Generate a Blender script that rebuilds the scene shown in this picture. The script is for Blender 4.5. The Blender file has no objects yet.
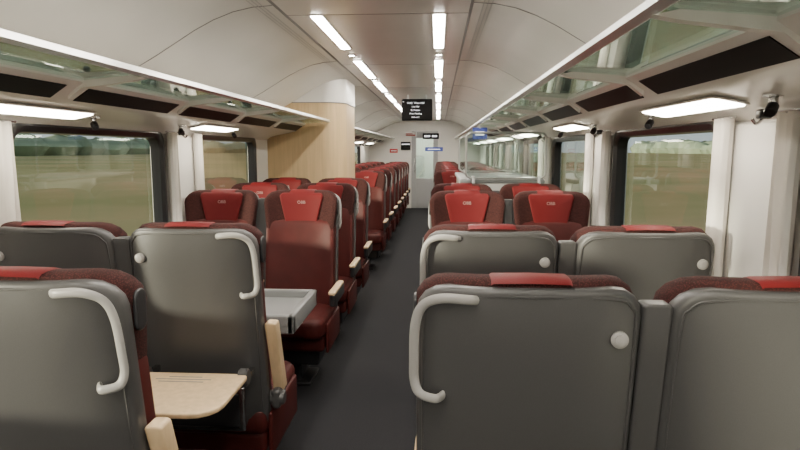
import bpy, bmesh, math, random
from mathutils import Vector, Matrix
random.seed(4)
scene=bpy.context.scene
CX=-0.33
Y0,Y1=-1.6,15.0

# ---------------- materials ----------------
def new_mat(name):
    m=bpy.data.materials.new(name); m.use_nodes=True
    return m,m.node_tree.nodes,m.node_tree.links,m.node_tree.nodes['Principled BSDF']
def mat(name,col,rough=0.5,metal=0.0,noise=0.0,nscale=20,bump=0.0,bscale=200,coat=0.0,spec=0.5,stretch=None,col2=None):
    m,n,l,b=new_mat(name)
    b.inputs['Base Color'].default_value=(*col,1); b.inputs['Roughness'].default_value=rough
    b.inputs['Metallic'].default_value=metal; b.inputs['Coat Weight'].default_value=coat
    b.inputs['Specular IOR Level'].default_value=spec
    tc=n.new('ShaderNodeTexCoord')
    if noise>0:
        mp=n.new('ShaderNodeMapping'); l.new(tc.outputs['Object'],mp.inputs[0])
        if stretch: mp.inputs['Scale'].default_value=stretch
        t=n.new('ShaderNodeTexNoise'); t.inputs['Scale'].default_value=nscale; t.inputs['Detail'].default_value=4
        l.new(mp.outputs[0],t.inputs['Vector'])
        r=n.new('ShaderNodeValToRGB')
        r.color_ramp.elements[0].position=0.3; r.color_ramp.elements[1].position=0.7
        r.color_ramp.elements[0].color=(*[c*(1-noise) for c in col],1)
        r.color_ramp.elements[1].color=(*(col2 or [min(1,c*(1+noise)) for c in col]),1)
        l.new(t.outputs['Fac'],r.inputs[0]); l.new(r.outputs[0],b.inputs['Base Color'])
    if bump>0:
        t2=n.new('ShaderNodeTexNoise'); t2.inputs['Scale'].default_value=bscale
        l.new(tc.outputs['Object'],t2.inputs['Vector'])
        bp=n.new('ShaderNodeBump'); bp.inputs['Strength'].default_value=bump; bp.inputs['Distance'].default_value=0.002
        l.new(t2.outputs['Fac'],bp.inputs['Height']); l.new(bp.outputs[0],b.inputs['Normal'])
    return m
def fabric(name,c1,c2,scale=260):
    m,n,l,b=new_mat(name)
    tc=n.new('ShaderNodeTexCoord'); v=n.new('ShaderNodeTexVoronoi'); v.inputs['Scale'].default_value=scale
    l.new(tc.outputs['Object'],v.inputs['Vector'])
    r=n.new('ShaderNodeValToRGB'); r.color_ramp.elements[0].position=0.15; r.color_ramp.elements[1].position=0.55
    r.color_ramp.elements[0].color=(*c2,1); r.color_ramp.elements[1].color=(*c1,1)
    l.new(v.outputs['Distance'],r.inputs[0]); l.new(r.outputs[0],b.inputs['Base Color'])
    b.inputs['Roughness'].default_value=0.9; b.inputs['Specular IOR Level'].default_value=0.2
    return m
def emis(name,col,s):
    m,n,l,b=new_mat(name)
    b.inputs['Base Color'].default_value=(*col,1)
    b.inputs['Emission Color'].default_value=(*col,1); b.inputs['Emission Strength'].default_value=s
    return m
def glass(name,tint,refl,rough=0.02,mx_=0.85):
    m=bpy.data.materials.new(name); m.use_nodes=True; n=m.node_tree.nodes; l=m.node_tree.links; n.clear()
    o=n.new('ShaderNodeOutputMaterial'); mx=n.new('ShaderNodeMixShader'); t=n.new('ShaderNodeBsdfTransparent')
    g=n.new('ShaderNodeBsdfGlossy'); g.inputs['Roughness'].default_value=rough; g.inputs['Color'].default_value=(.9,.95,.92,1)
    t.inputs['Color'].default_value=(*tint,1)
    f=n.new('ShaderNodeLayerWeight'); f.inputs['Blend'].default_value=0.35
    mr=n.new('ShaderNodeMapRange'); mr.inputs['To Min'].default_value=refl; mr.inputs['To Max'].default_value=mx_
    l.new(f.outputs['Fresnel'],mr.inputs['Value']); l.new(mr.outputs[0],mx.inputs[0])
    l.new(t.outputs[0],mx.inputs[1]); l.new(g.outputs[0],mx.inputs[2]); l.new(mx.outputs[0],o.inputs[0])
    return m
M_shell=mat('seat_shell_grey',(0.058,0.057,0.057),0.40,noise=0.06,nscale=400,bump=0.15,bscale=900)
M_trim=mat('seat_trim_light',(0.30,0.292,0.28),0.4)
M_leather=mat('dark_red_leather',(0.058,0.0075,0.0065),0.55,noise=0.15,nscale=9,bump=0.25,bscale=350,spec=.28)
M_red=mat('red_headrest_leather',(0.115,0.008,0.009),0.6,bump=0.25,bscale=350,spec=.2)
M_fab=fabric('brown_red_fabric',(0.026,0.009,0.008),(0.085,0.024,0.022))
M_dark=mat('dark_plastic',(0.018,0.018,0.020),0.4)
M_wood=mat('beech_wood',(0.64,0.47,0.28),0.45,noise=0.10,nscale=7,stretch=(6,6,.5))
M_woodp=mat('beech_panel_wood',(0.62,0.445,0.24),0.4,noise=0.10,nscale=5,stretch=(8,8,.4))
M_white=mat('white_panel',(0.80,0.775,0.73),0.25,noise=0.02,nscale=3)
M_wall=mat('wall_white_panel',(0.70,0.685,0.65),0.5,noise=0.02,nscale=3)
M_seam=mat('seam_grey',(0.22,0.215,0.21),0.6)
M_perf=mat('perforated_grey',(0.40,0.395,0.38),0.5)
M_alu=mat('aluminium_rail',(0.62,0.63,0.62),0.3,metal=0.8)
M_chrome=mat('satin_steel',(0.55,0.55,0.55),0.25,metal=1.0)
M_black=mat('window_frame_black',(0.012,0.012,0.014),0.3)
M_disp=mat('display_black',(0.010,0.009,0.009),0.45,spec=0.10)
M_table=mat('table_light_grey',(0.22,0.225,0.225),0.4)
M_curt=mat('curtain_fabric',(0.78,0.75,0.70),0.8)
M_floor=mat('carpet_dark_grey',(0.017,0.017,0.020),0.9,noise=0.35,nscale=160,bump=0.4,bscale=300,spec=.25)
M_doorg=mat('door_grey',(0.38,0.38,0.38),0.4)
M_glassw=glass('window_glass',(0.84,0.90,0.85),0.08,mx_=.5)
M_glassr=glass('rack_glass_green',(0.78,0.90,0.86),0.24,0.03)
M_light=emis('strip_light',(1.0,0.93,0.82),60)
M_rlight=emis('rack_light_emitter',(1.0,0.90,0.74),28)
M_txt=emis('display_text',(0.9,0.9,0.95),1.6)
M_blue=emis('blue_screen',(0.05,0.07,0.28),0.5)
M_redsign=mat('red_sign',(0.5,0.03,0.03),0.5)
M_whitep=mat('white_print',(0.36,0.22,0.20),0.6)
M_signw=mat('sign_white',(0.8,0.8,0.78),0.5)
M_grass=mat('field_grass',(0.30,0.32,0.14),0.95,noise=0.25,nscale=0.05,spec=0,col2=(0.46,0.34,0.19))
M_tree=mat('hedge_leaves',(0.24,0.29,0.20),0.95,noise=0.12,nscale=0.1,spec=0)

# ---------------- mesh builder ----------------
class MB:
    def __init__(s): s.v=[];s.f=[];s.m=[];s.mats=[]
    def mi(s,m):
        if m not in s.mats: s.mats.append(m)
        return s.mats.index(m)
    def add(s,vs,fs,m,d=None):
        o=len(s.v); i=s.mi(m)
        for p in vs:
            s.v.append(tuple(d(*p)) if d else tuple(p))
        for f in fs: s.f.append([o+k for k in f]); s.m.append(i)
    def box(s,x0,x1,y0,y1,z0,z1,m,b=0.0,d=None):
        if b<=0:
            vs=[(x,y,z) for x in (x0,x1) for y in (y0,y1) for z in (z0,z1)]
            s.add(vs,[(0,1,3,2),(4,6,7,5),(0,4,5,1),(2,3,7,6),(0,2,6,4),(1,5,7,3)],m,d)
        else:
            s.pillow(x1-x0,z1-z0,y1-y0,b,b*1.2,b*1.2,m,lambda x,y,z:(d or (lambda *a:a))(x+(x0+x1)/2,y+y0,z+z0),seg=2)
    def pillow(s,w,h,t,e,rt,rb,m,d,bulge=0.0,seg=6,arc=4):
        def outline(i,sc=1.0):
            W=w-2*i;H=h-2*i;a=max(rt-i,1e-4);b=max(rb-i,1e-4);P=[]
            cs=[(W/2-b,b,b,-90),(W/2-a,H-a,a,0),(-W/2+a,H-a,a,90),(-W/2+b,b,b,180)]
            for ci,(cx,cz,r,a0) in enumerate(cs):
                pts=[(cx+r*math.cos(math.radians(a0+90*k/arc)),cz+r*math.sin(math.radians(a0+90*k/arc))) for k in range(arc+1)]
                if P:
                    q=P[-1]
                    for k in range(1,seg): P.append((q[0]+(pts[0][0]-q[0])*k/seg,q[1]+(pts[0][1]-q[1])*k/seg))
                P+=pts
            q=P[-1];p0=P[0]
            for k in range(1,seg): P.append((q[0]+(p0[0]-q[0])*k/seg,q[1]+(p0[1]-q[1])*k/seg))
            return [(x*sc,i+H/2+(z-H/2)*sc) for x,z in P]
        rings=[]
        for sc in (.34,.67): rings.append([(x,0,z) for x,z in outline(e,sc)])
        for k in range(4):
            an=math.pi/2*k/3; rings.append([(x,e-e*math.cos(an),z) for x,z in outline(e-e*math.sin(an))])
        for k in range(4):
            an=math.pi/2*(1-k/3); rings.append([(x,t-e+e*math.cos(an),z) for x,z in outline(e-e*math.sin(an))])
        for sc in (.85,.6,.3): rings.append([(x,t+bulge*(1-sc*sc),z) for x,z in outline(e,sc)])
        N=len(rings[0]); vs=[p for r in rings for p in r]; fs=[]
        for r in range(len(rings)-1):
            for k in range(N):
                k2=(k+1)%N; fs.append((r*N+k,r*N+k2,(r+1)*N+k2,(r+1)*N+k))
        vs.append((0,0,h/2)); c=len(vs)-1
        vs.append((0,t+bulge,h/2)); c2=len(vs)-1
        L=(len(rings)-1)*N
        for k in range(N):
            k2=(k+1)%N; fs.append((k2,k,c)); fs.append((L+k,L+k2,c2))
        s.add(vs,fs,m,d)
    def tube(s,pts,r,m,d=None,n=8,sub=6,flat=1.0):
        P=[Vector(p) for p in pts]; Q=[]
        if sub>1 and len(P)>2:
            E=[P[0]]+P+[P[-1]]
            for i in range(1,len(E)-2):
                for k in range(sub):
                    t=k/sub
                    Q.append(0.5*((2*E[i])+(-E[i-1]+E[i+1])*t+(2*E[i-1]-5*E[i]+4*E[i+1]-E[i+2])*t*t+(-E[i-1]+3*E[i]-3*E[i+1]+E[i+2])*t**3))
            Q.append(P[-1])
        else: Q=P
        vs=[];fs=[]; ref=Vector((0,1,0))
        for i,p in enumerate(Q):
            t=(Q[min(i+1,len(Q)-1)]-Q[max(i-1,0)]).normalized()
            rf=ref if abs(t.dot(ref))<.95 else Vector((0,0,1))
            a=t.cross(rf).normalized(); b=a.cross(t).normalized()
            for k in range(n):
                an=2*math.pi*k/n; vs.append(tuple(p+a*r*math.cos(an)+b*r*flat*math.sin(an)))
        for i in range(len(Q)-1):
            for k in range(n):
                k2=(k+1)%n; fs.append((i*n+k,i*n+k2,(i+1)*n+k2,(i+1)*n+k))
        fs.append(tuple(range(n))); fs.append(tuple((len(Q)-1)*n+k for k in range(n)))
        s.add(vs,fs,m,d)
    def cyl(s,p,axis,r,L,m,n=20,d=None):
        a=Vector(axis).normalized(); p=Vector(p)
        rings=[(0,r*.85),(L*.12,r),(L*.88,r),(L,r*.85)]
        u=a.orthogonal().normalized(); w=a.cross(u); vs=[];fs=[]
        for h,rr in rings:
            for k in range(n):
                an=2*math.pi*k/n; vs.append(tuple(p+a*h+u*rr*math.cos(an)+w*rr*math.sin(an)))
        for i in range(3):
            for k in range(n):
                k2=(k+1)%n; fs.append((i*n+k,i*n+k2,(i+1)*n+k2,(i+1)*n+k))
        fs.append(tuple(range(n)));fs.append(tuple(3*n+k for k in range(n)))
        s.add(vs,fs,m,d)
    def prism(s,poly,z0,z1,m,d=None):
        n=len(poly); vs=[(x,y,z0) for x,y in poly]+[(x,y,z1) for x,y in poly]
        fs=[tuple(range(n))[::-1],tuple(range(n,2*n))]+[(k,(k+1)%n,n+(k+1)%n,n+k) for k in range(n)]
        s.add(vs,fs,m,d)
    def text(s,body,size,m,d):
        c=bpy.data.curves.new('t','FONT'); c.body=body; c.size=size; c.align_x='CENTER'; c.extrude=0.0005
        o=bpy.data.objects.new('t',c); scene.collection.objects.link(o)
        dg=bpy.context.evaluated_depsgraph_get(); me=o.evaluated_get(dg).to_mesh()
        s.add([tuple(v.co) for v in me.vertices],[tuple(p.vertices) for p in me.polygons],m,d)
        o.evaluated_get(dg).to_mesh_clear(); bpy.data.objects.remove(o)
    def mesh(s,name,smooth=True):
        me=bpy.data.meshes.new(name); me.from_pydata(s.v,[],s.f)
        for m in s.mats: me.materials.append(m)
        for p,i in zip(me.polygons,s.m): p.material_index=i
        bm=bmesh.new(); bm.from_mesh(me); bmesh.ops.recalc_face_normals(bm,faces=bm.faces[:]); bm.to_mesh(me); bm.free()
        if smooth:
            for p in me.polygons: p.use_smooth=True
            try: me.set_sharp_from_angle(angle=math.radians(40))
            except Exception: pass
        me.update(); return me
    def obj(s,name,loc=(0,0,0),rot=0,smooth=True):
        o=bpy.data.objects.new(name,s.mesh(name,smooth)); o.location=loc; o.rotation_euler=(0,0,rot)
        scene.collection.objects.link(o); return o

# ---------------- seats ----------------
def Ln(z): return (1.16-z)*0.15
cache={}
def seat_mesh(s,kind,arm):
    key=(s,kind,arm)
    if key in cache: return cache[key]
    b=MB()
    def wr(x): return .045*(abs(x)/.238)**3.5
    # grey rear shell
    b.pillow(.476,.815,.05,.014,.070,.04,M_shell,lambda x,y,z:(x,y+Ln(z+.355)+wr(x),z+.355))
    rim=[]
    for (x,z) in [(-.219,.45),(-.222,.7),(-.222,1.06),(-.208,1.127),(-.16,1.150),(0,1.154),(.16,1.150),(.208,1.127),(.222,1.06),(.222,.7),(.219,.45)]:
        rim.append((x,-.000+Ln(z)+wr(x),z))
    b.tube(rim,.003,M_shell,sub=5,n=6)
    # back cushion with side bolsters
    def dc(x,y,z):
        z+=.40; return (x,y+.045+Ln(z)+(.045*(abs(x)/.225)**3 if y>.03 else 0),z)
    b.pillow(.452,.60,.085,.03,.06,.04,M_leather,dc)
    # headrest with wings
    def dh(x,y,z):
        t=z/.28; z+=.905
        return (x*(.90+.10*min(1,t*1.3)),y+.010+Ln(z)+.075*(abs(x)/.245)**2.6,z+.006*(1-(x/.245)**2)*t)
    b.pillow(.488,.275,.098,.034,.075,.05,M_fab,dh)
    def dp(x,y,z):
        t=z/.235; z+=.935
        xx=x*(.62+.38*t); return (xx,y+.100+Ln(z)+.075*(abs(xx)/.245)**2.6-.010*max(0,t-.85)/.15,z)
    b.pillow(.30,.235,.022,.009,.03,.02,M_red,dp)
    b.text("OBB",.028,M_whitep,lambda x,y,z:(-x,z+.1245+Ln(1.10),y+1.10))
    # red strip wrapped over the top, following the headrest roll
    prof=[(.010,1.178),(.022,1.186),(.045,1.1885),(.075,1.188),(.100,1.180),(.112,1.165)]
    vs=[];fs=[]; npf=len(prof)
    for (x,dz) in ((-.082,-.004),(-.077,-.001),(0,.0005),(.077,-.001),(.082,-.004)):
        for (y,z) in prof: vs.append((x,y,z+dz+.0015))
    for i in range(4):
        for k in range(npf-1): fs.append((i*npf+k,(i+1)*npf+k,(i+1)*npf+k+1,i*npf+k+1))
    b.add(vs,fs,M_red)
    # cushion
    b.pillow(.466,.54,.12,.035,.07,.04,M_leather,lambda x,y,z:(x,z+.13,.335+y+.02*(z-.2)),bulge=.012)
    b.box(-.225,.225,.15,.60,.25,.345,M_leather,.02)
    b.box(-.18,.18,.2,.52,.14,.26,M_dark,.015)
    b.box(-.05,.05,.26,.44,0,.15,M_dark,.01)
    b.box(-.12,.12,.22,.50,0,.02,M_dark,.006)
    # coat hook disc, window side
    xd=-s*.185
    b.cyl((xd,.012+Ln(1.055)+wr(.185)-.006,1.06),(0,-1,0),.018,.018,M_trim)
    b.cyl((xd,-.010+Ln(1.055)+wr(.185),1.06),(0,-1,0),.012,.006,M_trim)
    def arm_down(xc,w=.045):
        b.box(xc-w/2+.004,xc+w/2-.004,.13,.50,.50,.58,M_dark,.012)
        b.pillow(w,.36,.02,.008,.02,.02,M_wood,lambda x,y,z:(x+xc,z+.17,y+.58))
    if kind=='aisle':
        def yy(z,xx): return Ln(z)+wr(xx)
        P=[(.110,yy(1.14,.115)+.004,1.143),(.130,yy(1.14,.135)-.014,1.148),(.185,-.004,1.150),(.222,.012,1.130),(.238,.024,1.085),(.241,.040,1.0),(.240,.047,.955),(.228,.042,.928),(.195,.030,.922),(.178,.052,.922)]
        b.tube([(s*a,c,z) for a,c,z in P],.0105,M_trim,flat=.6,n=10)
        b.pillow(.05,.10,.012,.005,.022,.022,M_dark,lambda xx,y,z:(s*(.236+y*.8),xx+.13,z+1.03))
        b.box(min(s*.232,s*.25),max(s*.232,s*.25),.16,.58,.24,.42,M_leather,.008)
        if arm=='down': arm_down(s*.262)
        elif arm=='inner': arm_down(s*.236,.036)
        else:
            def dr(xx,y,z): return (s*.264+xx,.105+y+(.81-(z+.49))*.34,z+.49)
            b.pillow(.044,.31,.06,.008,.012,.012,M_wood,dr)
            b.box(s*.262-.02,s*.262+.02,.17,.27,.43,.51,M_shell,.015)
            b.cyl((s*.262-.03,.20,.47),(1,0,0),.03,.06,M_shell)
    else:
        xc=s*.266
        b.pillow(.062,.780,.05,.006,.010,.01,M_shell,lambda xx,y,z:(xx+xc,y+.045+Ln(z+.35),z+.35))
        arm_down(xc); arm_down(-s*.240,.022)
    me=b.mesh('train_seat'); cache[key]=me; return me
def seat(X,Y,face,side,kind,arm='down'):
    s=(-side)*(1 if face>0 else -1)
    o=bpy.data.objects.new('train_seat',seat_mesh(s,kind,arm)); scene.collection.objects.link(o)
    o.location=(X,Y,0); o.rotation_euler=(0,0,0 if face>0 else math.pi)
def row(side,Y,face,arm='down',dx=0):
    if side>0: seat(.190+dx,Y,face,1,'aisle',arm); seat(.725+dx,Y,face,1,'window')
    else: seat(-.895+dx,Y,face,-1,'aisle',arm); seat(-1.43,Y,face,-1,'window')
row(1,1.20,1,'inner',dx=.003); row(-1,1.20,1,'up',-.04)
row(1,2.06,1,'inner'); row(-1,2.06,1,'up')
for Y in (4.02,4.88,5.74): row(-1,Y,-1)
for Y in (4.02,4.88): row(1,Y,-1)
for k in range(8): row(-1,7.65+.87*k,-1)
for k in range(8): row(1,8.0+.87*k,-1)

# ---------------- tray table (on row 2 left aisle seat) ----------------
b=MB()
b.pillow(.43,.34,.018,.006,.03,.09,M_wood,lambda x,y,z:(x,z-.35,y))
for i in range(3):
    wd=[.16,.20,.12][i]; b.box(-wd/2,wd/2,-.10+i*.022,-.094+i*.022,.0165,.0185,M_seam)
for sx in (-.175,.195):
    b.cyl((sx-.02,.0,.0),(1,0,0),.032,.035,M_shell); b.box(sx-.012,sx+.010,-.05,.10,-.02,.004,M_chrome,.004)
b.obj('tray_table',(-.890,2.055,.63))
b=MB()
b.box(-.17,.17,-.02,.0,.0,.18,M_chrome,.008); b.box(-.15,.15,-.024,-.018,.02,.15,M_dark,.003)
b.obj('literature_pocket',(-.895,2.155,.38))
# bay tables
def bay_table(X,Y,side):
    b=MB(); 
    x0,x1=-.5,.5
    b.box(x0,x1,-.27,.27,-.045,-.02,M_table,.01)
    for (a,c,e,f) in ((x0,x1,-.27,-.235),(x0,x1,.235,.27)): b.box(a,c,e,f,-.07,.02,M_table,.008)
    for a in (x0,x1-.035,-.015): b.box(a,a+.035,-.27,.27,-.07,.02,M_table,.008)
    b.box(-.04,.04,-.04,.04,-.66,-.04,M_chrome,.015)
    b.box(-.15,.15,-.12,.12,-.67,-.65,M_chrome,.008)
    b.obj('folding_table',(X,Y,.67))
bay_table(-1.16,2.93,-1); bay_table(.48,2.93,1)

# ---------------- room shell ----------------
b=MB(); b.box(CX-1.42,CX+1.42,Y0,Y1+1.5,-.05,0,M_floor); b.obj('floor',smooth=False)
def sweep(b,prof,side,y0,y1,m,closed=False):
    n=len(prof); vs=[(CX+side*a,y,z) for y in (y0,y1) for a,z in prof]
    fs=[(k,(k+1)%n,n+(k+1)%n,n+k) for k in range(n if closed else n-1)]
    if closed: fs+=[tuple(range(n)),tuple(range(n,2*n))]
    b.add(vs,fs,m)
cove=[(.50,2.165),(.60,2.158),(.70,2.137),(.80,2.10),(.90,2.05),(1.0,1.99),(1.10,1.93),(1.2,1.875),(1.3,1.83),(1.40,1.80)]
def thick(prof,t): return prof+[(a,z+t) for a,z in prof[::-1]]
b=MB()
sweep(b,[(-.49,2.17),(.49,2.17),(.49,2.23),(-.49,2.23)],1,Y0,Y1+1.5,M_white,True)
for sd in (-1,1):
    sweep(b,thick(cove,.05),sd,Y0,Y1,M_white,True)
b.obj('ceiling')
b=MB()
for sd in (-1,1):
    sweep(b,[(.485,2.168),(.497,2.163),(.497,2.18),(.485,2.18)],sd,Y0,Y1,M_seam,True)
    for a in (.545,.565,.585,.605):
        z=2.1625-(a-.545)*.06
        sweep(b,[(a,z-.002),(a+.006,z-.0025),(a+.006,z+.006),(a,z+.006)],sd,Y0,Y1,M_perf,True)
    y=1.15
    while y<Y1:
        sweep(b,[(a,z-.0025) for a,z in cove]+[(a,z+.004) for a,z in cove[::-1]],sd,y,y+.006,M_seam,True); y+=1.9
y=1.4
while y<Y1:
    b.box(CX-.49,CX+.49,y,y+.005,2.1685,2.172,M_seam); y+=1.9
b.obj('trim_1',smooth=False)
# ceiling strip lights
segs=[(-1.2,.9),(1.35,2.92),(3.30,4.36),(4.95,6.1),(6.5,7.5),(8.0,9.1),(9.6,10.7),(11.2,12.3),(12.8,14.0)]
for sd in (-1,1):
    for a,c in segs:
        b=MB(); x=CX+sd*.33
        b.pillow(.064,c-a,.012,.004,.012,.012,M_light,lambda X,Y,Z:(x+X,a+Z,2.160+Y))
        b.pillow(.082,c-a+.02,.008,.003,.015,.015,M_white,lambda X,Y,Z:(x+X,a-.01+Z,2.164+Y))
        b.obj('ceiling_strip_light')
for sd in (-1,1):
    for y in (4.65,6.3,7.75,9.35,10.95):
        b=MB(); b.cyl((CX+sd*.33,y,2.160),(0,0,1),.03,.014,M_chrome); b.cyl((CX+sd*.33,y,2.157),(0,0,1),.02,.01,M_light); b.obj('ceiling_downlight')

# walls with window openings
WZ0,WZ1=.90,1.535
wins=[(.42+1.9*k,1.72+1.9*k) for k in range(-1,8)]
WIN={-1:[w for w in wins if w[1]<Y1-.1 and w[0]>Y0],1:[w for w in wins if w[1]<Y1-.1 and w[0]>Y0]}
WA=1.38
for sd,nm in ((-1,'wall_left'),(1,'wall_right')):
    b=MB()
    def wb(y0,y1,z0,z1): 
        xa,xb=sorted((CX+sd*WA,CX+sd*(WA+.06))); b.box(xa,xb,y0,y1,z0,z1,M_wall)
    wb(Y0,Y1,0,WZ0); wb(Y0,Y1,WZ1,1.84)
    ys=[Y0]+[q for w in WIN[sd] for q in w]+[Y1]
    for k in range(0,len(ys),2): wb(ys[k],ys[k+1],WZ0,WZ1)
    xa,xb=sorted((CX+sd*(WA-.02),CX+sd*(WA+.01))); b.box(xa,xb,Y0,Y1,.83,.86,M_wall,.008)
    b.obj(nm,smooth=False)
    b=MB(); xa,xb=sorted((CX+sd*(WA-.05),CX+sd*WA)); b.box(xa,xb,Y0,Y1,0,.18,M_seam,.02); b.obj('baseboard_'+('left' if sd<0 else 'right'))
def ringpts(w,h,r,n=6):
    P=[]
    for cx,cz,a0 in ((w/2-r,-h/2+r,-90),(w/2-r,h/2-r,0),(-w/2+r,h/2-r,90),(-w/2+r,-h/2+r,180)):
        for k in range(n+1): P.append((cx+r*math.cos(math.radians(a0+90*k/n)),cz+r*math.sin(math.radians(a0+90*k/n))))
    return P
wn=0
for sd in (-1,1):
    for (a,c) in WIN[sd]:
        wn+=1; b=MB(); w=c-a; h=WZ1-WZ0; cy=(a+c)/2; cz=(WZ0+WZ1)/2
        R=[(ringpts(w+.085,h+.085,.105),WA+.001),(ringpts(w+.08,h+.08,.10),WA-.016),(ringpts(w+.03,h+.03,.085),WA-.020),(ringpts(w-.02,h-.02,.07),WA-.004),(ringpts(w-.03,h-.03,.07),WA+.05)]
        N=len(R[0][0]); vs=[];fs=[]
        for P,d in R:
            for (p,q) in P: vs.append((CX+sd*d,cy+p,cz+q))
        for i in range(len(R)-1):
            for k in range(N):
                k2=(k+1)%N; fs.append((i*N+k,i*N+k2,(i+1)*N+k2,(i+1)*N+k))
        b.add(vs,fs,M_black)
        P=ringpts(w-.028,h-.028,.07); b.add([(CX+sd*(WA+.03),cy+p,cz+q) for p,q in P],[tuple(range(N))],M_glassw)
        b.obj('window_%d'%wn)
# pillar covers + curtains
for sd in (-1,1):
    ws=WIN[sd]
    for i in range(len(ws)-1):
        y0,y1=ws[i][1]+.05,ws[i+1][0]-.05
        if sd<0 and 5.4<y0<6.8: continue
        b=MB(); b.pillow(y1-y0-.10,.70,.018,.008,.03,.03,M_wall,lambda X,Y,Z:(CX+sd*(WA+.004-Y),(y0+y1)/2+X,Z+.84)); 
        b.obj('trim_pillar_%s'%('left' if sd<0 else 'right'))
        for (ya,yb) in ((y0-.005,y0+.10),(y1-.10,y1+.005)):
            b=MB(); n=28; vs=[];fs=[]
            for k in range(n+1):
                t=k/n; y=ya+(yb-ya)*t; off=.040+.018*math.sin(t*math.pi*7)
                for zi,z in enumerate((.87,1.1,1.35,1.56)):
                    vs.append((CX+sd*(WA-off),y+(.010*math.sin(zi+k*.3)),z))
            for k in range(n):
                for zi in range(3): fs.append((k*4+zi,(k+1)*4+zi,(k+1)*4+zi+1,k*4+zi+1))
            b.add(vs,fs,M_curt)
            xx=CX+sd*(WA-.040); b.tube([(xx,ya-.03,1.562),(xx,yb+.03,1.562)],.006,M_chrome,sub=1)
            b.obj('curtain')

# ---------------- luggage racks ----------------
def rack(sd,y0,y1,first):
    b=MB()
    sweep(b,[(.735,1.725),(.741,1.745),(.758,1.751),(.775,1.741),(.775,1.725),(.758,1.717)],sd,y0,y1,M_alu,True)
    sweep(b,[(.768,1.727),(1.0,1.706),(1.0,1.714),(.768,1.735)],sd,y0,y1,M_glassr,True)
    hp=[(.985,1.725),(.985,1.700),(1.00,1.690),(1.085,1.634),(1.14,1.620),(1.28,1.592),(1.34,1.575),(1.375,1.548),(1.375,1.74),(1.1,1.735)]
    sweep(b,hp,sd,y0,y1,M_white,True)
    y=first
    while y<y1-.05:
        if y>y0-.2:
            ya,yb=max(y+.07,y0),min(y+.88,y1)
            if yb-ya>.1: sweep(b,[(1.008,1.681),(1.074,1.6375),(1.079,1.644),(1.012,1.689)],sd,ya,yb,M_disp,True)
            if y>y0:
                sweep(b,[(.75,1.714),(.80,1.704),(1.0,1.678),(1.05,1.64),(1.05,1.69),(.99,1.712),(.80,1.724)],sd,y,y+.03,M_white,True)
                sweep(b,[(.79,1.739),(.99,1.718),(1.2,1.755),(1.36,1.80),(1.36,1.77),(1.2,1.733)],sd,y,y+.03,M_alu,True)
        y+=.95
    for a in (.86,.93): 
        z=1.731-(a-.78)*.09+.008
        b.tube([(CX+sd*a,y0,z),(CX+sd*a,y1,z)],.005,M_alu,sub=1,n=8)
    o=b.obj('overhead_luggage_rack')
    return o
rack(1,Y0,Y1-.01,-1.6); rack(-1,Y0,5.95,-1.6); rack(-1,6.8,Y1-.01,6.9)
for sd in (-1,1):
    for k in range(-1,7):
        y=1.90+1.9*k
        if sd<0 and k==2: continue
        b=MB()
        sl=(1.592-1.620)/.14
        b.pillow(.10,.66,.008,.003,.02,.02,M_rlight,lambda X,Y,Z:(CX+sd*(1.21+X),y+Z,1.599+sl*X-Y))
        b.pillow(.115,.69,.006,.0025,.02,.02,M_white,lambda X,Y,Z:(CX+sd*(1.21+X),y-.015+Z,1.601+sl*X-Y))
        b.obj('rack_lamp')
        for yy in (y+.80,y-.16):
            if yy>Y0 and not (sd<0 and 5.8<yy<6.9):
                b=MB(); px=CX+sd*1.25
                b.cyl((px,yy,1.60),(0,0,-1),.012,.03,M_chrome); b.cyl((px,yy,1.572),(-sd*.5,-.5,-.6),.016,.035,M_black)
                b.cyl((px,yy,1.603),(0,0,-1),.03,.008,M_chrome); b.obj('reading_spotlight')
        for yy in (y+.04,):
            b=MB(); px=CX+sd*1.33; b.box(px-.02,px+.02,yy-.015,yy+.015,1.545,1.575,M_black,.006)
            b.tube([(px,yy,1.55),(px-sd*.02,yy,1.53),(px-sd*.035,yy,1.545)],.005,M_chrome); b.obj('coat_hook')

# ---------------- wooden luggage partition ----------------
def corner(xw,xe,y0,y1,r):
    P=[(xw,y0)]
    for k in range(13):
        an=math.radians(-90+90*k/12); P.append((xe-r+r*math.cos(an),y0+r+r*math.sin(an)))
    for k in range(7):
        an=math.radians(90*k/6); P.append((xe-.06+.06*math.cos(an),y1-.06+.06*math.sin(an)))
    P.append((xw,y1)); return P
b=MB(); P=corner(CX-1.38,-.93,5.98,6.78,.22)
b.prism(P,0,1.92,M_woodp)
b.prism(corner(CX-1.38,-.925,5.975,6.785,.22),1.92,2.17,M_white)
b.prism(corner(CX-1.38,-.923,5.973,6.787,.22),1.913,1.921,M_seam)
b.obj('wooden_luggage_partition')

# ---------------- low luggage cabinet right ----------------
b=MB(); x0,x1,ya,yb=.20,.96,5.45,7.1
b.box(x0,x1,ya,yb,1.15,1.19,M_table,.012)
for (y,yy) in ((ya,ya+.04),((ya+yb)/2-.02,(ya+yb)/2+.02),(yb-.04,yb)): b.box(x0+.02,x1,y,yy,0,1.15,M_wall,.006)
b.box(x0+.02,x1,ya,yb,.55,.58,M_table,.006); b.box(x0+.02,x1,ya,yb,0,.06,M_dark,.006)
b.obj('luggage_cabinet')
for yy in (5.40,7.16):
    b=MB(); P=ringpts(.70,.40,.05)
    b.add([(.60+p,yy,1.40+q) for p,q in P],[tuple(range(len(P)))],M_glassr)
    b.tube([(.60+p,yy,1.40+q) for p,q in P]+[(.60+P[0][0],yy,1.40+P[0][1])],.010,M_alu,sub=1)
    b.box(.30,.33,yy-.015,yy+.015,0,1.22,M_alu,.006); b.box(.88,.91,yy-.015,yy+.015,0,1.22,M_alu,.006)
    b.obj('glass_partition')

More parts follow.
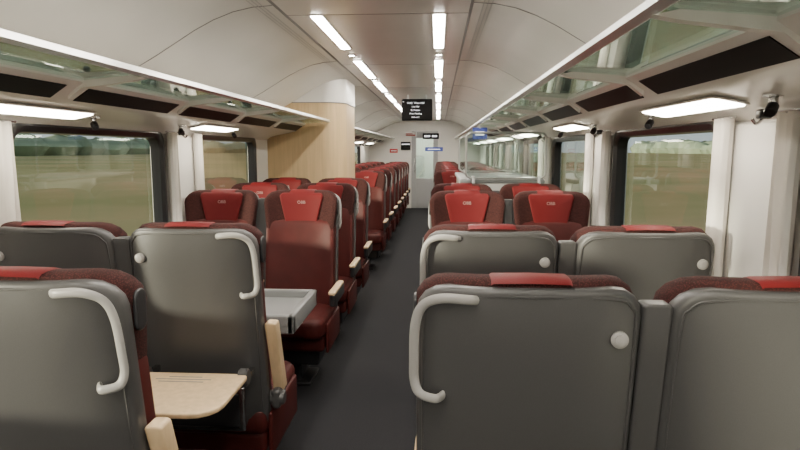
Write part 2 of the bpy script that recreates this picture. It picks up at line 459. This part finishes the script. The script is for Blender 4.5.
# ---------------- info display ----------------
b=MB(); 
b.box(-.20,.20,0,.06,-.30,-.02,M_disp,.012)
for sx in (-.12,.12): b.box(sx-.012,sx+.012,.02,.045,-.03,.035,M_alu)
b.box(-.185,-.17,-.003,.0,-.06,-.055,M_txt)
for i,(t,sz) in enumerate((("10:42  Wien Hbf",.034),("Linz Hbf",.028),("St. Poelten",.028),("Wien Meidling",.028),("Platform 7",.024))):
    b.text(t,sz,M_txt,lambda x,y,z,i=i:(x-.02,-.002-z,y-.085-.045*i))
b.obj('info_display',(-.28,8.0,2.135))
# ---------------- far end ----------------
b=MB(); dx0,dx1=CX-.33,CX+.33
b.box(CX-1.42,dx0,Y1,Y1+.06,0,2.17,M_white); b.box(dx1,CX+1.42,Y1,Y1+.06,0,2.17,M_white); b.box(dx0,dx1,Y1,Y1+.06,1.92,2.17,M_white)
b.obj('wall_far',smooth=False)
b=MB()
for xa,xb in ((dx0+.002,dx0+.12),(dx1-.12,dx1-.002)): b.box(xa,xb,Y1+.01,Y1+.05,0,1.915,M_doorg,.006)
b.box(dx0+.12,dx1-.12,Y1+.01,Y1+.05,1.74,1.915,M_doorg,.006); b.box(dx0+.12,dx1-.12,Y1+.01,Y1+.05,0.002,.75,M_doorg,.006)
b.box(dx0+.11,dx1-.11,Y1+.025,Y1+.035,.74,1.76,M_glassr)
b.box(dx0+.07,dx0+.09,Y1-.03,Y1+.01,.9,1.25,M_chrome,.005)
b.obj('door_1')
b=MB(); b.box(CX-1.42,CX+1.42,Y1+1.5,Y1+1.56,0,2.2,M_wall); b.box(CX-1.42,CX-1.38,Y1,Y1+1.5,0,2.2,M_wall); b.box(CX+1.38,CX+1.42,Y1,Y1+1.5,0,2.2,M_wall); b.obj('wall_vestibule',smooth=False)
b=MB(); b.box(CX-.2,CX+.2,Y1+.4,Y1+1.0,2.15,2.165,M_light,.004); b.obj('vestibule_light')
b=MB(); b.box(CX-1.42,CX+1.42,Y0-.06,Y0,0,2.25,M_wall); b.obj('wall_back',smooth=False)
b=MB(); b.box(-.22,.22,0,.03,0,.10,M_blue,.006); b.box(-.15,.15,-.002,0,.04,.055,M_txt); b.obj('blue_door_display',(-.10,Y1-.03,1.42))
b=MB(); b.box(-.14,.14,0,.01,-.0,.10,M_signw,.003); b.box(-.12,.12,-.003,0,.02,.045,M_redsign); b.box(-.12,.05,-.003,0,.06,.075,M_redsign); b.obj('wall_sign',(-.68,Y1-.012,1.78))
b=MB(); b.box(-.1,.1,0,.01,-.0,.10,M_redsign,.003); b.box(-.07,.07,-.003,0,.04,.06,M_signw); b.obj('wall_sign',(-1.1,Y1-.012,1.38))
b=MB(); b.box(-.12,.12,0,.03,0,.2,M_disp,.006); b.box(-.1,.1,-.002,0,.13,.15,M_txt); b.obj('wall_monitor',(-.80,Y1-.035,1.45))
b=MB(); b.box(-.20,.20,0,.03,0,.14,M_disp,.006); b.box(-.16,-.02,-.002,0,.05,.09,M_txt); b.box(.03,.15,-.002,0,.05,.09,M_txt); b.obj('door_lintel_display',(-.18,Y1-.035,1.72))
b=MB(); b.box(-.075,.075,0,.02,0,.12,M_blue,.006); b.box(-.045,.045,-.003,0,.04,.08,M_txt); b.box(-.01,.01,.0,.015,.11,.15,M_alu); b.obj('coach_number_sign',(.43,6.3,1.56))

# ---------------- exterior ----------------
b=MB(); b.box(-600,600,-600,600,-1.3,-1.2,M_grass); b.obj('ground_field',smooth=False)
b=MB()
for sd in (-1,1):
    for k in range(260):
        y=-300+k*3.4+random.uniform(-1,1); x=sd*(190+random.uniform(-10,20)); r=random.uniform(3.6,6.5)
        vs=[];fs=[];n=8
        for i in range(5):
            ph=math.pi*i/4
            for j in range(n):
                th=2*math.pi*j/n; rr=r*(1+random.uniform(-.10,.10)); vs.append((x+rr*math.sin(ph)*math.cos(th)*1.8,y+rr*math.sin(ph)*math.sin(th)*1.8,-1.2+r*.7+rr*math.cos(ph)))
        for i in range(4):
            for j in range(n):
                j2=(j+1)%n; fs.append((i*n+j,i*n+j2,(i+1)*n+j2,(i+1)*n+j))
        b.add(vs,fs,M_tree)
b.obj('hedge_row')
w=bpy.data.worlds.new('World'); scene.world=w; w.use_nodes=True; n=w.node_tree.nodes; l=w.node_tree.links
bg=n['Background']; tc=n.new('ShaderNodeTexCoord'); sx=n.new('ShaderNodeSeparateXYZ'); r=n.new('ShaderNodeValToRGB')
l.new(tc.outputs['Generated'],sx.inputs[0]); l.new(sx.outputs['Z'],r.inputs[0])
r.color_ramp.elements[0].color=(.58,.64,.68,1); r.color_ramp.elements[1].color=(.48,.56,.68,1); r.color_ramp.elements[1].position=.8
l.new(r.outputs[0],bg.inputs[0]); bg.inputs['Strength'].default_value=1.15
sun=bpy.data.lights.new('sun','SUN'); sun.energy=11; sun.angle=math.radians(3); sun.color=(1,.88,.70)
so=bpy.data.objects.new('sun',sun); scene.collection.objects.link(so)
d=Vector((1.0,.62,-.085)); so.rotation_euler=d.to_track_quat('-Z','Y').to_euler(); so.location=(-10,-8,6)

cam=bpy.data.cameras.new('camera'); cam.lens=27; cam.sensor_width=36; cam.clip_start=.02; cam.clip_end=1500
co=bpy.data.objects.new('camera',cam); scene.collection.objects.link(co)
co.location=(0,0,1.45); co.rotation_euler=(math.radians(90-7.125),0,math.radians(3.6))
scene.camera=co
